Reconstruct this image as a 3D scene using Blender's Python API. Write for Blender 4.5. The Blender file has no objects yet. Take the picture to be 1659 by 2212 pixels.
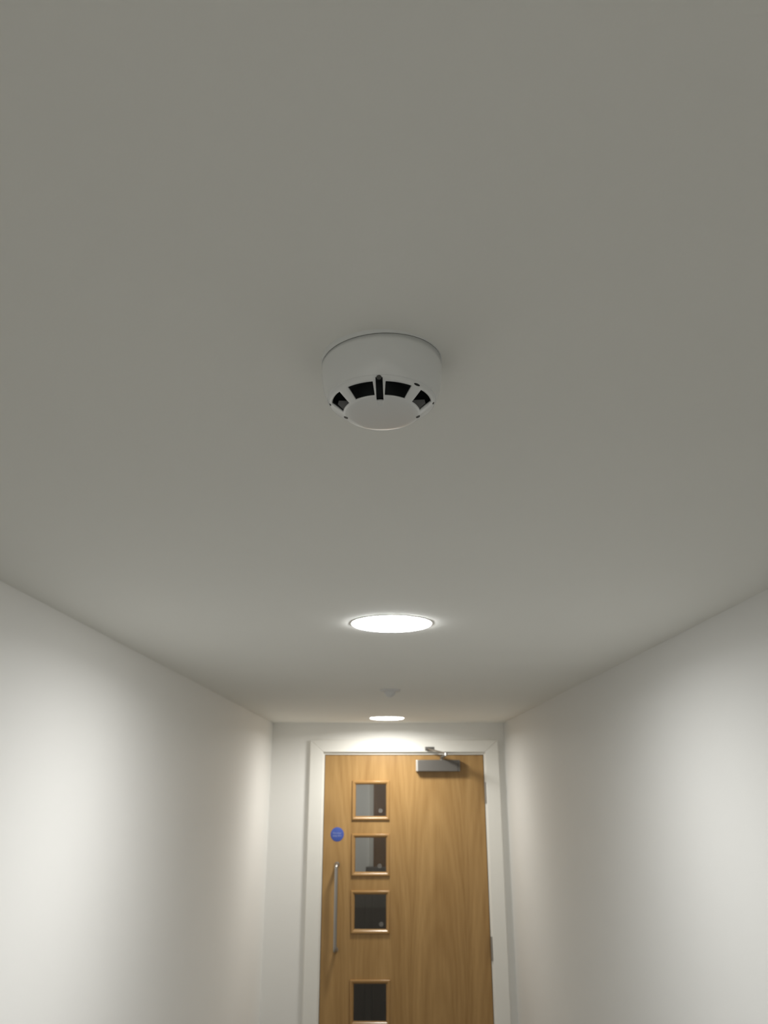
import bpy, bmesh, math, random
from mathutils import Vector, Matrix

random.seed(4)
S = bpy.context.scene
COL = S.collection
D2R = math.pi / 180

# ------------------------------------------------------------------ camera, world, exposure
F_PX = 1675.0                                   # focal length for a 1659 x 2212 frame
PITCH, YAW = 19.212 * D2R, 0.1615 * D2R
cam_d = bpy.data.cameras.new('camera')
cam = bpy.data.objects.new('camera', cam_d)
COL.objects.link(cam)
cam_d.sensor_fit = 'VERTICAL'
cam_d.sensor_height = 36.0
cam_d.lens = 36.0 * F_PX / 2212.0
cam_d.clip_start = 0.02
cam.location = (0, 0, 1.9)
cam.rotation_euler = (math.pi / 2 + PITCH, 0, YAW)
cam_d.dof.use_dof = True
cam_d.dof.focus_distance = 0.66
cam_d.dof.aperture_fstop = 15.0
S.camera = cam

w = bpy.data.worlds.new('World')
S.world = w
w.use_nodes = True
w.node_tree.nodes['Background'].inputs[0].default_value = (0.05, 0.05, 0.05, 1)
w.node_tree.nodes['Background'].inputs[1].default_value = 0.2

S.view_settings.view_transform = 'Standard'
S.view_settings.look = 'None'
S.view_settings.gamma = 1.0
S.view_settings.use_curve_mapping = False
S.view_settings.exposure = 0.06
S.cycles.max_bounces = 14
S.cycles.diffuse_bounces = 10
S.cycles.glossy_bounces = 6
S.cycles.transmission_bounces = 8
S.cycles.caustics_reflective = False
S.cycles.caustics_refractive = False
S.cycles.use_denoising = True

# each lamp: radiance of its opal diffuser, watts of the light it throws downwards
LAMP_NEAR = (58.0, 5.9)
LAMP_FAR = (14.0, 7.9)
LAMP_BACK = (14.0, 8.2)
LAMP_LOBBY = (4.0, 3.2)
LAMP_SPREAD = 170 * D2R

# ------------------------------------------------------------------ measures (metres)
XL, XR = -0.678, 0.700          # corridor side walls
ZC = 2.2344                     # ceiling
YE = 4.80                       # end wall face
YB = -4.2                       # back wall
LX0, LX1, LZ = -0.3602, 0.5706, 2.0505   # door leaf


# ------------------------------------------------------------------ materials
def mat(name, color, rough=0.5, metal=0.0, coat=0.0, spec=0.5):
    m = bpy.data.materials.new(name)
    m.use_nodes = True
    b = m.node_tree.nodes['Principled BSDF']
    b.inputs['Base Color'].default_value = (*color, 1)
    b.inputs['Roughness'].default_value = rough
    b.inputs['Metallic'].default_value = metal
    b.inputs['Coat Weight'].default_value = coat
    b.inputs['Coat Roughness'].default_value = 0.12
    b.inputs['Specular IOR Level'].default_value = spec
    return m


def paint(name, color, rough, scale, bump, var=0.02, spec=0.35):
    """rolled emulsion: faint orange-peel relief and a trace of uneven tone"""
    m = mat(name, color, rough, spec=spec)
    t = m.node_tree
    N, L = t.nodes, t.links
    b = N['Principled BSDF']
    tc = N.new('ShaderNodeTexCoord')
    n1 = N.new('ShaderNodeTexNoise')
    n1.inputs['Scale'].default_value = scale
    n1.inputs['Detail'].default_value = 3
    bp = N.new('ShaderNodeBump')
    bp.inputs['Strength'].default_value = bump
    bp.inputs['Distance'].default_value = 0.001
    n2 = N.new('ShaderNodeTexNoise')
    n2.inputs['Scale'].default_value = 1.7
    n2.inputs['Detail'].default_value = 2
    mr = N.new('ShaderNodeMapRange')
    mr.inputs['From Min'].default_value = 0.3
    mr.inputs['From Max'].default_value = 0.7
    mr.inputs['To Min'].default_value = 1 - var
    mr.inputs['To Max'].default_value = 1 + var
    mx = N.new('ShaderNodeMix')
    mx.data_type = 'RGBA'
    mx.blend_type = 'MULTIPLY'
    mx.inputs['Factor'].default_value = 1
    mx.inputs['A'].default_value = (*color, 1)
    L.new(tc.outputs['Object'], n1.inputs['Vector'])
    L.new(tc.outputs['Object'], n2.inputs['Vector'])
    L.new(n1.outputs['Fac'], bp.inputs['Height'])
    L.new(bp.outputs['Normal'], b.inputs['Normal'])
    L.new(n2.outputs['Fac'], mr.inputs['Value'])
    L.new(mr.outputs['Result'], mx.inputs['B'])
    L.new(mx.outputs['Result'], b.inputs['Base Color'])
    return m


def oak(name, dark, light, rough=0.3, horizontal=False, figure=True):
    """oak veneer: crown-cut arches from slicing tilted growth rings, plus fine pores"""
    m = mat(name, light, rough, spec=0.5)
    t = m.node_tree
    N, L = t.nodes, t.links
    b = N['Principled BSDF']

    def math_(op, a, c=None):
        n = N.new('ShaderNodeMath')
        n.operation = op
        for i, v in enumerate((a, c)):
            if v is None:
                continue
            if isinstance(v, (int, float)):
                n.inputs[i].default_value = v
            else:
                L.new(v, n.inputs[i])
        return n.outputs[0]

    tc = N.new('ShaderNodeTexCoord')
    sp = N.new('ShaderNodeSeparateXYZ')
    L.new(tc.outputs['Object'], sp.inputs[0])
    x, z = (sp.outputs['Z'], sp.outputs['X']) if horizontal else (sp.outputs['X'], sp.outputs['Z'])
    # slow wander of the grain
    mp = N.new('ShaderNodeMapping')
    mp.inputs['Scale'].default_value = (1.2, 3, 6) if horizontal else (6, 3, 1.2)
    L.new(tc.outputs['Object'], mp.inputs['Vector'])
    wan = N.new('ShaderNodeTexNoise')
    wan.inputs['Scale'].default_value = 1.0
    wan.inputs['Detail'].default_value = 3
    L.new(mp.outputs['Vector'], wan.inputs['Vector'])
    wv = math_('MULTIPLY', math_('SUBTRACT', wan.outputs['Fac'], 0.5), 0.10)
    xs = math_('ADD', x, wv)
    # fine pores
    mp2 = N.new('ShaderNodeMapping')
    mp2.inputs['Scale'].default_value = (7, 60, 260) if horizontal else (260, 60, 7)
    L.new(tc.outputs['Object'], mp2.inputs['Vector'])
    por = N.new('ShaderNodeTexNoise')
    por.inputs['Scale'].default_value = 1.0
    por.inputs['Detail'].default_value = 4
    L.new(mp2.outputs['Vector'], por.inputs['Vector'])
    # broad strips of tone
    mp3 = N.new('ShaderNodeMapping')
    mp3.inputs['Scale'].default_value = (0.4, 8, 22) if horizontal else (22, 8, 0.4)
    L.new(tc.outputs['Object'], mp3.inputs['Vector'])
    brd = N.new('ShaderNodeTexNoise')
    brd.inputs['Scale'].default_value = 1.0
    brd.inputs['Detail'].default_value = 3
    L.new(mp3.outputs['Vector'], brd.inputs['Vector'])
    fac = math_('ADD', math_('MULTIPLY', por.outputs['Fac'], 0.45), math_('MULTIPLY', brd.outputs['Fac'], 0.55))
    if figure:
        # veneer leaves about 0.31 wide, each with its own heart line
        leaf = math_('FLOOR', math_('DIVIDE', math_('ADD', x, 0.60), 0.312))
        u = math_('SUBTRACT', xs, math_('SUBTRACT', math_('MULTIPLY', math_('ADD', leaf, 0.5), 0.312), 0.60))
        zz = math_('ADD', math_('MULTIPLY', z, 0.075), math_('MULTIPLY', leaf, 0.013))
        r = math_('SQRT', math_('ADD', math_('MULTIPLY', u, u), math_('MULTIPLY', zz, zz)))
        ring = math_('SINE', math_('MULTIPLY', r, 330.0))
        ring2 = math_('SINE', math_('MULTIPLY', math_('ADD', r, wv), 95.0))
        fig = math_('ADD', math_('MULTIPLY', ring, 0.05), math_('MULTIPLY', ring2, 0.06))
        fac = math_('ADD', fac, fig)
    cr = N.new('ShaderNodeMapRange')
    cr.inputs['From Min'].default_value = 0.22
    cr.inputs['From Max'].default_value = 0.78
    L.new(fac, cr.inputs['Value'])
    mx = N.new('ShaderNodeMix')
    mx.data_type = 'RGBA'
    mx.inputs['A'].default_value = (*dark, 1)
    mx.inputs['B'].default_value = (*light, 1)
    L.new(cr.outputs['Result'], mx.inputs['Factor'])
    L.new(mx.outputs['Result'], b.inputs['Base Color'])
    bp = N.new('ShaderNodeBump')
    bp.inputs['Strength'].default_value = 0.12
    bp.inputs['Distance'].default_value = 0.0006
    L.new(por.outputs['Fac'], bp.inputs['Height'])
    L.new(bp.outputs['Normal'], b.inputs['Normal'])
    return m


def emit(name, color, strength):
    m = bpy.data.materials.new(name)
    m.use_nodes = True
    t = m.node_tree
    t.nodes.clear()
    o = t.nodes.new('ShaderNodeOutputMaterial')
    e = t.nodes.new('ShaderNodeEmission')
    e.inputs[0].default_value = (*color, 1)
    e.inputs[1].default_value = strength
    t.links.new(e.outputs[0], o.inputs[0])
    return m


M = {}
M['ceiling'] = paint('ceiling_paint', (0.80, 0.80, 0.765), 0.85, 260, 0.10, 0.015, 0.2)
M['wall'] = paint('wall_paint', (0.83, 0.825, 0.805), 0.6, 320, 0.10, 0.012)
M['wall_right'] = paint('wall_tone_right', (0.655, 0.655, 0.64), 0.6, 320, 0.10, 0.012)  # one even tone, darker than the left wall
M['gloss_white'] = mat('white_joinery_paint', (0.80, 0.79, 0.75), 0.35)
M['floor'] = paint('floor_carpet', (0.24, 0.235, 0.225), 0.95, 900, 0.6, 0.12, 0.1)
M['oak'] = oak('oak_veneer', (0.28, 0.155, 0.049), (0.45, 0.278, 0.110), 0.34)
M['oak_v'] = oak('oak_bead_vertical', (0.28, 0.150, 0.048), (0.41, 0.245, 0.095), 0.26, figure=False)
M['oak_h'] = oak('oak_bead_horizontal', (0.28, 0.150, 0.048), (0.41, 0.245, 0.095), 0.20, horizontal=True, figure=False)
M['oak_dark'] = oak('dark_oak_veneer', (0.16, 0.075, 0.022), (0.25, 0.13, 0.05), 0.4)
M['plastic'] = mat('white_plastic', (0.75, 0.765, 0.765), 0.28, coat=0.6)
M['plastic_grey'] = mat('pale_grey_plastic', (0.66, 0.66, 0.655), 0.5)
M['black'] = mat('black_mesh', (0.03, 0.033, 0.033), 0.8, spec=0.2)
M['hole'] = mat('dark_recess', (0.09, 0.09, 0.085), 0.6, spec=0.3)
M['silver'] = mat('silver_paint', (0.14, 0.132, 0.122), 0.42, metal=0.4)
M['silver_light'] = mat('silver_end_cap', (0.62, 0.60, 0.57), 0.35, metal=0.5)
M['steel'] = mat('satin_steel', (0.42, 0.40, 0.38), 0.30, metal=1.0)
M['blue'] = mat('blue_sign_vinyl', (0.055, 0.095, 0.36), 0.4)
M['sign_white'] = mat('pale_sign_lettering', (0.32, 0.36, 0.52), 0.5)
M['dark_gap'] = mat('gap_shade_colour', (0.03, 0.022, 0.015), 0.7)  # near-black colour standing in for shade in the door gap
M['low_shade'] = mat('lobby_low_shade', (0.17, 0.15, 0.13), 0.5)  # dark colour standing in for shade on the lobby's lower wall
M['lit_near'] = emit('lit_diffuser_cool', (1.0, 1.0, 0.985), LAMP_NEAR[0])
M['lit_far'] = emit('lit_diffuser_warm', (1.0, 0.98, 0.92), LAMP_FAR[0])
M['lit_back'] = emit('lit_diffuser_behind', (1.0, 0.985, 0.95), LAMP_BACK[0])
M['lit_lobby'] = emit('lit_diffuser_lobby', (1.0, 0.98, 0.93), LAMP_LOBBY[0])

g = mat('door_glass', (0.80, 0.82, 0.80), 0.02)
g.node_tree.nodes['Principled BSDF'].inputs['Transmission Weight'].default_value = 1.0
g.node_tree.nodes['Principled BSDF'].inputs['IOR'].default_value = 1.45
M['glass'] = g
M['etch'] = mat('etched_glass_mark', (0.17, 0.165, 0.155), 0.6)


# ------------------------------------------------------------------ builders
def tag(o, label=None, cat=None, group=None, kind=None):
    for k, v in (('label', label), ('category', cat), ('group', group), ('kind', kind)):
        if v:
            o[k] = v
    return o


def link(name, bm, material, parent=None, smooth=None, bevel=0.0, seg=2):
    bmesh.ops.recalc_face_normals(bm, faces=bm.faces)
    me = bpy.data.meshes.new(name)
    bm.to_mesh(me)
    bm.free()
    mats = material if isinstance(material, (list, tuple)) else [material]
    for m in mats:
        me.materials.append(m)
    if smooth is not None:
        me.shade_smooth()
        me.set_sharp_from_angle(angle=smooth * D2R)
    o = bpy.data.objects.new(name, me)
    COL.objects.link(o)
    if parent:
        o.parent = parent
    if bevel:
        md = o.modifiers.new('bevel', 'BEVEL')
        md.width = bevel
        md.segments = seg
        md.limit_method = 'ANGLE'
        md.angle_limit = 40 * D2R
    return o


def empty(name, loc):
    o = bpy.data.objects.new(name, None)
    o.empty_display_size = 0.05
    o.location = loc
    COL.objects.link(o)
    return o


def box(bm, x0, x1, y0, y1, z0, z1, mi=0):
    v = [bm.verts.new(p) for p in ((x0, y0, z0), (x1, y0, z0), (x1, y1, z0), (x0, y1, z0),
                                   (x0, y0, z1), (x1, y0, z1), (x1, y1, z1), (x0, y1, z1))]
    for f in ((0, 3, 2, 1), (4, 5, 6, 7), (0, 1, 5, 4), (1, 2, 6, 5), (2, 3, 7, 6), (3, 0, 4, 7)):
        bm.faces.new([v[i] for i in f]).material_index = mi
    return bm


def boxes(*bs):
    bm = bmesh.new()
    for b in bs:
        box(bm, *b)
    return bm


def lathe(profile, n=64, cx=0, cy=0, z0=0, bm=None):
    """profile: (radius, z) pairs, first to last; radius 0 closes the end"""
    bm = bm or bmesh.new()
    rings = []
    for r, z in profile:
        if r < 1e-7:
            rings.append([bm.verts.new((cx, cy, z0 + z))])
        else:
            rings.append([bm.verts.new((cx + r * math.cos(2 * math.pi * i / n), cy + r * math.sin(2 * math.pi * i / n), z0 + z))
                          for i in range(n)])
    for a, b in zip(rings, rings[1:]):
        for i in range(n):
            j = (i + 1) % n
            if len(a) == 1:
                bm.faces.new((a[0], b[i], b[j]))
            elif len(b) == 1:
                bm.faces.new((a[i], a[j], b[0]))
            else:
                bm.faces.new((a[i], a[j], b[j], b[i]))
    return bm


def tube(pts, r, n=16, bm=None, caps=True):
    bm = bm or bmesh.new()
    pts = [Vector(p) for p in pts]
    rings = []
    ref = None
    for i, p in enumerate(pts):
        d = (pts[min(i + 1, len(pts) - 1)] - pts[max(i - 1, 0)]).normalized()
        if ref is None:
            ref = d.orthogonal().normalized()
        ref = (ref - d * ref.dot(d)).normalized()
        s = d.cross(ref)
        rr = r[i] if isinstance(r, (list, tuple)) else r
        rings.append([bm.verts.new(p + (ref * math.cos(2 * math.pi * k / n) + s * math.sin(2 * math.pi * k / n)) * rr) for k in range(n)])
    for a, b in zip(rings, rings[1:]):
        for k in range(n):
            bm.faces.new((a[k], a[(k + 1) % n], b[(k + 1) % n], b[k]))
    if caps:
        bm.faces.new(rings[0])
        bm.faces.new(rings[-1])
    return bm


# ------------------------------------------------------------------ the setting
def structure(name, bm, m, parent=None, bevel=0.0):
    o = link(name, bm, m, parent, bevel=bevel)
    if not parent:
        o['kind'] = 'structure'
    return o


structure('ceiling', boxes((XL - .1, XR + .1, YB - .1, YE + .12, ZC, ZC + .1)), M['ceiling'])
structure('floor', boxes((XL - .1, XR + .1, YB - .1, YE + .12, -.1, 0)), M['floor'])
structure('wall_left', boxes((XL - .1, XL, YB - .1, YE + .12, 0, ZC)), M['wall'])
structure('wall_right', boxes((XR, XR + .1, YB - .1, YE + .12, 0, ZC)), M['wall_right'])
structure('wall_back', boxes((XL, XR, YB - .1, YB, 0, ZC)), M['wall'])
LIN_L, LIN_R, LIN_T = -0.3632, 0.5742, 2.0540     # inside of the frame lining
ARC_L, ARC_R, ARC_T = -0.3700, 0.5812, 2.0680     # inside of the architrave
structure('wall_end', boxes((XL, ARC_L - .012, YE, YE + .12, 0, ZC), (ARC_R + .012, XR, YE, YE + .12, 0, ZC),
                            (ARC_L - .012, ARC_R + .012, YE, YE + .12, ARC_T + .012, ZC)), M['wall'])

# frame lining, each board a piece
lining = empty('trim_1', (0.105, YE, 0))
lining['kind'] = 'structure'


def rel(o, e):
    o.location = -Vector(e.location)
    return o


rel(link('lining_board', boxes((ARC_L - .012, LIN_L, YE - .001, YE + .12, 0, ARC_T + .012)), M['gloss_white'], lining, bevel=.0012), lining)
rel(link('lining_board', boxes((LIN_R, ARC_R + .012, YE - .001, YE + .12, 0, ARC_T + .012)), M['gloss_white'], lining, bevel=.0012), lining)
rel(link('lining_board', boxes((LIN_L, LIN_R, YE - .001, YE + .12, LIN_T, ARC_T + .012)), M['gloss_white'], lining, bevel=.0012), lining)
rel(link('door_stop', boxes((LIN_L, LIN_L + .014, YE + .052, YE + .085, 0, LIN_T), (LIN_R - .014, LIN_R, YE + .052, YE + .085, 0, LIN_T),
                            (LIN_L, LIN_R, YE + .052, YE + .085, LIN_T - .014, LIN_T)), M['gloss_white'], lining), lining)

# architrave, mitred, one board per side
arch = empty('trim_2', (0.105, YE, 0))
arch['kind'] = 'structure'
AO_L, AO_R, AO_T, AT = -0.4490, 0.6605, 2.1370, 0.024


def arch_board(poly):
    bm = bmesh.new()
    a = [bm.verts.new((x, YE - AT, z)) for x, z in poly]
    b = [bm.verts.new((x, YE, z)) for x, z in poly]
    bm.faces.new(a)
    bm.faces.new(b)
    n = len(poly)
    for i in range(n):
        bm.faces.new((a[i], a[(i + 1) % n], b[(i + 1) % n], b[i]))
    return rel(link('architrave_board', bm, M['gloss_white'], arch, bevel=.003, seg=3), arch)


arch_board([(AO_L, 0), (ARC_L, 0), (ARC_L, ARC_T), (AO_L, AO_T)])
arch_board([(ARC_R, 0), (AO_R, 0), (AO_R, AO_T), (ARC_R, ARC_T)])
arch_board([(ARC_L, ARC_T), (ARC_R, ARC_T), (AO_R, AO_T), (AO_L, AO_T)])

# lobby beyond the glazed door
LY = 6.20
structure('wall_lobby', boxes((-1.1, 1.3, LY, LY + .1, 0, ZC)), M['wall'])
structure('wall_lobby_left', boxes((-1.2, -1.1, YE + .12, LY + .1, 0, ZC)), M['wall'])
structure('wall_lobby_right', boxes((1.3, 1.4, YE + .12, LY + .1, 0, ZC)), M['wall'])
structure('ceiling_lobby', boxes((-1.2, 1.4, YE + .12, LY + .1, ZC, ZC + .1)), M['ceiling'])
structure('floor_lobby', boxes((-1.2, 1.4, YE + .12, LY + .1, -.1, 0)), M['floor'])
structure('trim_3', boxes((-1.1, -.150, LY - .02, LY, 0, 1.215), (-.150, -.1, LY - .05, LY, 0, 1.32), (-.1, 1.3, LY - .06, LY - .045, 0, 1.32)), M['low_shade'], bevel=.004)  # invented low panels, coloured dark in place of shade low in the lobby
structure('trim_4', boxes((-.128, -.094, LY - .02, LY, 1.32, 2.12), (-.094, .84, LY - .02, LY, 2.05, 2.12)), M['gloss_white'], bevel=.003)
structure('door_2', boxes((-.094, .80, LY - .04, LY, 0.0, 2.05)), M['oak_dark'])

# ------------------------------------------------------------------ the oak door
door = empty('door_1', (0.105, YE, 0))
door['kind'] = 'structure'
door['label'] = 'oak veneer fire door with small square glazed panels at the corridor end'
FY = YE + .003                                   # leaf front face
BX0, BX1 = -0.1985, 0.0190                       # outer width of the glazing beads
PANELS = [(1.9085, 1.6935), (1.6210, 1.4000), (1.3270, 1.1110), (0.8900, 0.6720)]
HX0, HX1 = BX0 + .012, BX1 - .012
bm = bmesh.new()
box(bm, LX0, HX0, FY, FY + .044, .006, LZ)
box(bm, HX1, LX1, FY, FY + .044, .006, LZ)
edges = [LZ] + [v for zt, zb in PANELS for v in (zt - .012, zb + .012)] + [.006]
for zt, zb in zip(edges[0::2], edges[1::2]):
    box(bm, HX0, HX1, FY, FY + .044, zb, zt)
leaf = rel(link('door_leaf', bm, M['oak'], door), door)
leaf.data.transform(Matrix.Translation(-door.location))
leaf.location = (0, 0, 0)

BEAD = [(0, 0.0), (0, .0065), (.0012, .0088), (.0038, .0105), (.0078, .0107), (.0100, .0100), (.0145, .0066), (.0190, .0026), (.0205, -.0005), (.0215, -.0120)]


def bead_frame(x0, x1, z0, z1):
    bm = bmesh.new()
    rings = []
    for t, p in BEAD:
        y = FY - p
        rings.append([bm.verts.new(q) for q in ((x0 + t, y, z0 + t), (x1 - t, y, z0 + t), (x1 - t, y, z1 - t), (x0 + t, y, z1 - t))])
    for a, b in zip(rings, rings[1:]):
        for i in range(4):
            j = (i + 1) % 4
            f = bm.faces.new((a[i], a[j], b[j], b[i]))
            f.material_index = 1 if i in (0, 2) else 0
    return bm


STAMPS = [(-.0335, 1.7440), (-.0385, 1.4510), (-.0290, 1.1560), None]
for i, ((zt, zb), st) in enumerate(zip(PANELS, STAMPS)):
    fr = rel(link('glazing_bead', bead_frame(BX0, BX1, zb, zt), [M['oak_v'], M['oak_h']], door, smooth=35), door)
    gp = link('glass_pane', boxes((BX0 + .016, BX1 - .016, FY + .0115, FY + .0175, zb + .016, zt - .016)), M['glass'], fr)
    if st:
        bm = bmesh.new()
        prof_y = FY + .0112
        for (r0, r1) in ((.0066, .0112), (.0, .0042)):
            n = 24
            o_ = [bm.verts.new((st[0] + r1 * math.cos(6.2832 * k / n), prof_y, st[1] + r1 * math.sin(6.2832 * k / n))) for k in range(n)]
            if r0 > 0:
                i_ = [bm.verts.new((st[0] + r0 * math.cos(6.2832 * k / n), prof_y, st[1] + r0 * math.sin(6.2832 * k / n))) for k in range(n)]
                for k in range(n):
                    bm.faces.new((o_[k], o_[(k + 1) % n], i_[(k + 1) % n], i_[k]))
            else:
                bm.faces.new(o_)
        link('etched_mark', bm, M['etch'], fr)

# pull handle: a D bar on two bent ends, satin steel
HX, HT, HB, HYF = -.2795, 1.4600, 1.0350, FY - .062
pts = [(HX, FY + .001, HT)]
for k in range(0, 7):
    a = k / 6 * math.pi / 2
    pts.append((HX, HYF + .016 - .016 * math.sin(a), HT - .016 + .016 * math.cos(a)))
pts[1:1] = [(HX, FY - .02, HT)]
low = [(x, y, HB + (HT - z)) for x, y, z in reversed(pts)]
h = rel(link('door_handle', tube(pts + low, .0098, 20), M['steel'], door, smooth=50), door)
h['label'] = 'tall satin steel D-shaped pull handle'
bm = tube([(HX, FY, HT), (HX, FY - .003, HT)], .014, 24)
tube([(HX, FY, HB), (HX, FY - .003, HB)], .014, 24, bm)
link('handle_rose', bm, M['steel'], h, smooth=40)

rel(link('gap_shade', boxes((LX1 + .0004, LIN_R - .0004, FY + .004, FY + .040, .006, LZ)), M['dark_gap'], door), door)  # dark strip fills the right-hand gap to stand in for its shade
rel(link('gap_shade', boxes((LX0, LX1, FY + .006, FY + .040, LZ + .0004, LIN_T - .0004)), M['dark_gap'], door), door)  # same painted shade in the gap over the leaf
# hinges on the right edge
for zc in (1.842, 1.040, .24):
    bm = bmesh.new()
    for k in range(5):
        z0 = zc - .052 + k * .0208
        tube([(.5775, FY - .011, z0), (.5775, FY - .011, z0 + .0200)], .0078, 16, bm)
    tube([(.5775, FY - .011, zc - .058), (.5775, FY - .011, zc + .058)], .0035, 12, bm)
    hg = rel(link('hinge', bm, M['steel'], door, smooth=40), door)
    link('hinge_flap', boxes((.5712, .5738, FY - .004, FY + .03, zc - .052, zc + .052)), M['steel'], hg)

# ------------------------------------------------------------------ door closer
cl = empty('door_closer', (0.300, FY, 1.958))
tag(cl, 'silver box door closer with a jointed arm at the top of the oak door', 'door closer')
CX0, CX1, CZ0, CZ1 = 0.1860, 0.4300, 1.9590, 2.0235
rel(link('closer_body', boxes((CX0, CX1 - .012, FY - .052, FY, CZ0, CZ1)), M['silver'], cl, bevel=.004, seg=3), cl)
e = rel(link('end_cap', boxes((CX0 - .0125, CX0 - .0005, FY - .051, FY, CZ0 + .0005, CZ1 - .0005)), M['silver_light'], cl, bevel=.003, seg=3), cl)
e['label'] = 'bright silver end cap on the left'
rel(link('end_cap', boxes((CX1 - .0115, CX1, FY - .051, FY, CZ0 + .0005, CZ1 - .0005)), M['silver'], cl, bevel=.003, seg=3), cl)
sx, sy = .3250, FY - .028
rel(link('spindle', lathe([(0, 0), (.011, 0), (.011, .006), (.0085, .008), (.0085, .020), (0, .021)], 24, sx, sy, CZ1 - .001), M['steel'], cl, smooth=40), cl)
EL = (.3390, 4.620, 2.0530)
bm = bmesh.new()
a, b = Vector((sx, sy, CZ1 + .014)), Vector((EL[0], EL[1], EL[2] - .006))
tube([a, a.lerp(b, .35), b], [.0095, .008, .0065], 12, bm)
rel(link('main_arm', bm, M['silver'], cl, smooth=40), cl)
rel(link('elbow_joint', lathe([(0, -.012), (.0085, -.012), (.0085, .004), (.006, .007), (0, .007)], 20, EL[0], EL[1], EL[2]), M['steel'], cl, smooth=40), cl)
BR = (.2400, YE - AT - .014, 2.0880)
rel(link('forearm', tube([(EL[0], EL[1], EL[2] + .003), (BR[0] + .004, BR[1] - .004, BR[2] - .003)], .0042, 12), M['steel'], cl, smooth=40), cl)
bm = boxes((.2280, .2830, YE - AT - .004, YE - AT, 2.0760, 2.0970), (.2290, .2540, YE - AT - .024, YE - AT - .004, 2.0790, 2.0940))
rel(link('arm_bracket', bm, M['silver'], cl, bevel=.002), cl)

# ------------------------------------------------------------------ blue fire-door sign
sg = empty('fire_door_sign', (-.2815, FY, 1.6180))
tag(sg, 'small round blue sign stuck on the oak door above its pull handle', 'sign')
bm = lathe([(0, 0), (.0378, 0), (.0378, .0012), (.0366, .0016), (0, .0016)], 48)
bm.transform(Matrix.Rotation(math.pi / 2, 4, 'X'))
link('sign_disc', bm, M['blue'], sg, smooth=40)


def lettering(txt, size, z, parent, m):
    cu = bpy.data.curves.new('letters', 'FONT')
    cu.body = txt
    cu.size = size
    cu.align_x = 'CENTER'
    cu.align_y = 'CENTER'
    cu.extrude = .0001
    tmp = bpy.data.objects.new('letters', cu)
    me = bpy.data.meshes.new_from_object(tmp)
    bpy.data.objects.remove(tmp)
    bpy.data.curves.remove(cu)
    me.materials.clear()
    me.materials.append(m)
    o = bpy.data.objects.new('lettering', me)
    COL.objects.link(o)
    o.parent = parent
    o.location = (0, -.0018, z)
    o.rotation_euler = (math.pi / 2, 0, 0)
    return o


lettering('Fire door', .0125, .0065, sg, M['sign_white'])
lettering('keep shut', .0125, -.0075, sg, M['sign_white'])

# ------------------------------------------------------------------ ceiling downlights
GRP = 'round downlights along the corridor ceiling'


def downlight(x, y, zc, r, m, lamp, label, group=GRP):
    t = empty('ceiling_downlight', (x, y, zc))
    tag(t, label, 'ceiling light', group)
    link('bezel', lathe([(r - .006, 0), (r + .005, 0), (r + .005, -.0006), (r + .004, -.0012), (r - .006, -.0012)], 72), M['gloss_white'], t, smooth=35)
    prof = []                                    # opal drop lens: short upright side, domed underside
    for k in range(0, 10):
        a = k / 9 * math.pi / 2
        prof.append((r * math.cos(a) ** .45, -.0012 - .0056 * math.sin(a) ** .8))
    prof[-1] = (0, -.0068)
    link('lit_diffuser', lathe(prof, 72), m, t, smooth=60)
    ld = bpy.data.lights.new('downlight_beam', 'AREA')
    ld.shape = 'DISK'
    ld.size = 2 * r - .01
    ld.energy = lamp[1]
    ld.spread = LAMP_SPREAD
    ld.color = m.node_tree.nodes['Emission'].inputs[0].default_value[:3]
    lo = bpy.data.objects.new('downlight_beam', ld)
    COL.objects.link(lo)
    lo.parent = t
    lo.location = (0, 0, -.0076)
    return t


downlight(.0120, 1.7140, ZC, .0885, M['lit_near'], LAMP_NEAR, 'large bright round downlight on the corridor ceiling, nearer of the two in view')
downlight(.0042, 4.4100, ZC, .0930, M['lit_far'], LAMP_FAR, 'lit round downlight just in front of the oak door, farther of the two in view')
downlight(-.030, -.9900, ZC, .0885, M['lit_back'], LAMP_BACK, 'lit round downlight on the corridor ceiling just behind the viewpoint, out of view')
downlight(.0100, -3.500, ZC, .0885, M['lit_back'], LAMP_BACK, 'lit round downlight at the rear end of the corridor, out of view')
downlight(-.350, 5.55, ZC, .0885, M['lit_lobby'], LAMP_LOBBY, 'unseen dim round downlight added to light the lobby behind the oak door', 'added lobby downlights')  # unseen lamp, added to light the lobby

# ------------------------------------------------------------------ small sensor on the ceiling
sn = empty('ceiling_sensor', (.0145, 3.03, ZC))
tag(sn, 'tiny pale grey domed sensor on the ceiling between the two lit downlights', 'sensor')
link('sensor_flange', lathe([(0, 0), (.0400, 0), (.0400, -.003), (.0370, -.0065), (.0250, -.0085), (0, -.0085)], 40), M['plastic_grey'], sn, smooth=40)
link('sensor_lens', lathe([(.0230, -.0080), (.0215, -.013), (.0170, -.020), (.0100, -.026), (.0040, -.0280), (0, -.0285)], 40), M['plastic_grey'], sn, smooth=60)

# ------------------------------------------------------------------ smoke detector
det = empty('smoke_detector', (-.0035, .5760, ZC))
tag(det, 'white round smoke detector with dark vents in the middle of the ceiling', 'smoke detector')
TW = -2.5 * D2R                                  # twist of the vent pattern


def gz(x):                                        # the base seats a little out of true: a wedge-shaped joint
    return -(.0030 - .050 * x)


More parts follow.
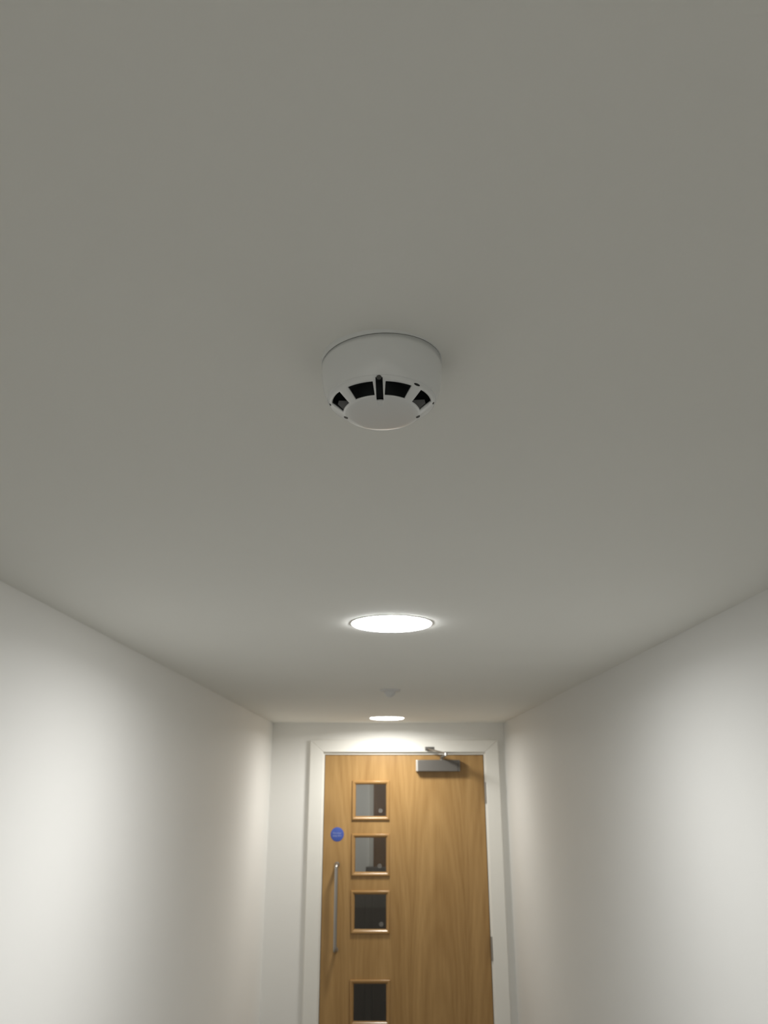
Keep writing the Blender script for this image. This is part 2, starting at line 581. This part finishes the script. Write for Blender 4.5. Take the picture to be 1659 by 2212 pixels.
# mounting base
bm = bmesh.new()
n = 96
rg = []
for r, kind in ((.0506, 0), (.0506, 1), (.0470, 1), (.0470, 0)):
    ring = []
    for k in range(n):
        a = 2 * math.pi * k / n
        x, y = r * math.cos(a), r * math.sin(a)
        ring.append(bm.verts.new((x, y, 0 if kind == 0 else gz(x) + .0001)))
    rg.append(ring)
for a, b in zip(rg, rg[1:] + rg[:1]):
    for k in range(n):
        bm.faces.new((a[k], a[(k + 1) % n], b[(k + 1) % n], b[k]))
link('mounting_base', bm, M['plastic'], det, smooth=40)
link('joint_gap', lathe([(.0462, -.0001), (.0499, -.0001), (.0499, -.0075), (.0462, -.0075)], 96), M['hole'], det, smooth=40)

# housing with eight vents, a key slot in the front bar
PROF = [(.0500, None), (.0504, -.0085), (.0502, -.0140), (.0496, -.0200), (.0488, -.0250), (.0478, -.0290), (.0466, -.0325),
        (.0455, -.0352), (.0448, -.0366), (.0443, -.0364), (.0440, -.0366), (.0436, -.0382), (.0426, -.0394), (.0412, -.0404),
        (.0380, -.0430), (.0348, -.0455), (.0318, -.0477), (.0308, -.0484), (.0295, -.0489), (.0250, -.0491), (.0150, -.0493), (0, -.0494)]
I_WIN0, I_WIN1 = 13, 16                           # vents lie between these rings
I_SL0, I_SL1 = 11, 19                             # the key slot
cols = []                                         # (angle in degrees, slot side)
for k in range(8):
    c = 45 * k
    if k == 0:
        cols += [(c - 7, 0), (c - 4.3, -1), (c, 0), (c + 4.3, 1), (c + 7, 0)]
    else:
        cols += [(c - 7, 0), (c - 2.5, 0), (c + 2.5, 0), (c + 7, 0)]
    cols += [(c + 7 + 31 * q / 6, 0) for q in range(1, 6)]
bm = bmesh.new()
grid = []
for r, z in PROF:
    if r == 0:
        grid.append([bm.verts.new((0, 0, z))])
        continue
    ring = []
    for ang, side in cols:
        a = ang * D2R
        if side:
            a = side * math.asin(min(.0028 / max(r, .0248), 1))
        a += TW
        x, y = r * math.sin(a), -r * math.cos(a)
        ring.append(bm.verts.new((x, y, gz(x) - .0003 if z is None else z)))
    grid.append(ring)
nc = len(cols)


def k_mid(k):
    return int((cols[k][0] % 360 + .1) // 45)        # which eighth of the ring a face lies in


for i, (A, B) in enumerate(zip(grid, grid[1:])):
    for k in range(nc):
        j = (k + 1) % nc
        mid = (cols[k][0] + (cols[j][0] if j else 353)) / 2 % 45
        win = 7 < mid < 38 and I_WIN0 <= i < I_WIN1 and k_mid(k) not in (2, 5)
        slot = k in (1, 2) and I_SL0 <= i < I_SL1
        if win or slot:
            continue
        if len(B) == 1:
            bm.faces.new((A[k], A[j], B[0]))
        else:
            bm.faces.new((A[k], A[j], B[j], B[k]))
ho = link('housing', bm, M['plastic'], det, smooth=32)
md = ho.modifiers.new('wall', 'SOLIDIFY')
md.thickness = .0014
md.offset = -1
# dark sensing chamber behind the vents
link('sensor_chamber', lathe([(0, -.020), (.0440, -.020), (.0425, -.0300), (.0240, -.0305), (.0215, -.0450), (0, -.0450)], 48), M['black'], det, smooth=40)

M['fin'] = mat('grey_inner_fin', (0.34, 0.34, 0.34), 0.6)
for th in (-87, 84):
    bm = bmesh.new()
    prof = ((.0225, -.0372), (.0355, -.0372), (.0362, -.0405), (.0312, -.0452), (.0225, -.0452))
    fa = [bm.verts.new((-.0006, -q, z)) for q, z in prof]
    fb = [bm.verts.new((.0006, -q, z)) for q, z in prof]
    bm.faces.new(fa)
    bm.faces.new(fb)
    for i in range(5):
        bm.faces.new((fa[i], fa[(i + 1) % 5], fb[(i + 1) % 5], fb[i]))
    bm.transform(Matrix.Rotation(th * D2R, 4, 'Z'))
    link('inner_fin', bm, M['fin'], det)


def on_shell(theta, r):
    for (r0, z0), (r1, z1) in zip(PROF[1:], PROF[2:]):
        if r1 <= r <= r0:
            t = (r0 - r) / (r0 - r1)
            z = z0 + (z1 - z0) * t
            s = Vector((r1 - r0, 0, z1 - z0)).normalized()
            nrm = Vector((-s.z, 0, s.x))
            if nrm.z > 0 and nrm.x < 0:
                nrm = -nrm
            a = theta * D2R + TW
            rad = Vector((math.sin(a), -math.cos(a), 0))
            tan = Vector((math.cos(a), math.sin(a), 0))
            return rad * r + Vector((0, 0, z)), (rad * nrm.x + Vector((0, 0, nrm.z))).normalized(), tan


def inset(name, theta, r, w_, h_, m, n=20):
    p, nr, tan = on_shell(theta, r)
    up = nr.cross(tan)
    bm = bmesh.new()
    f = [bm.verts.new(p + nr * .00025 + tan * w_ * math.cos(6.2832 * k / n) + up * h_ * math.sin(6.2832 * k / n)) for k in range(n)]
    b = [bm.verts.new(v.co - nr * .002) for v in f]
    bm.faces.new(f)
    bm.faces.new(b)
    for k in range(n):
        bm.faces.new((f[k], f[(k + 1) % n], b[(k + 1) % n], b[k]))
    return link(name, bm, m, det)


inset('led_window', 101, .0304, .0021, .0017, M['hole'])
inset('led_window', -99, .0304, .0021, .0017, M['hole'])
inset('key_notch', 0, .0436, .0020, .0016, M['hole'])
inset('key_notch', 43, .0430, .0030, .0009, M['black'])
inset('key_notch', 90, .0426, .0015, .0009, M['hole'])
inset('key_notch', -88, .0426, .0015, .0009, M['hole'])
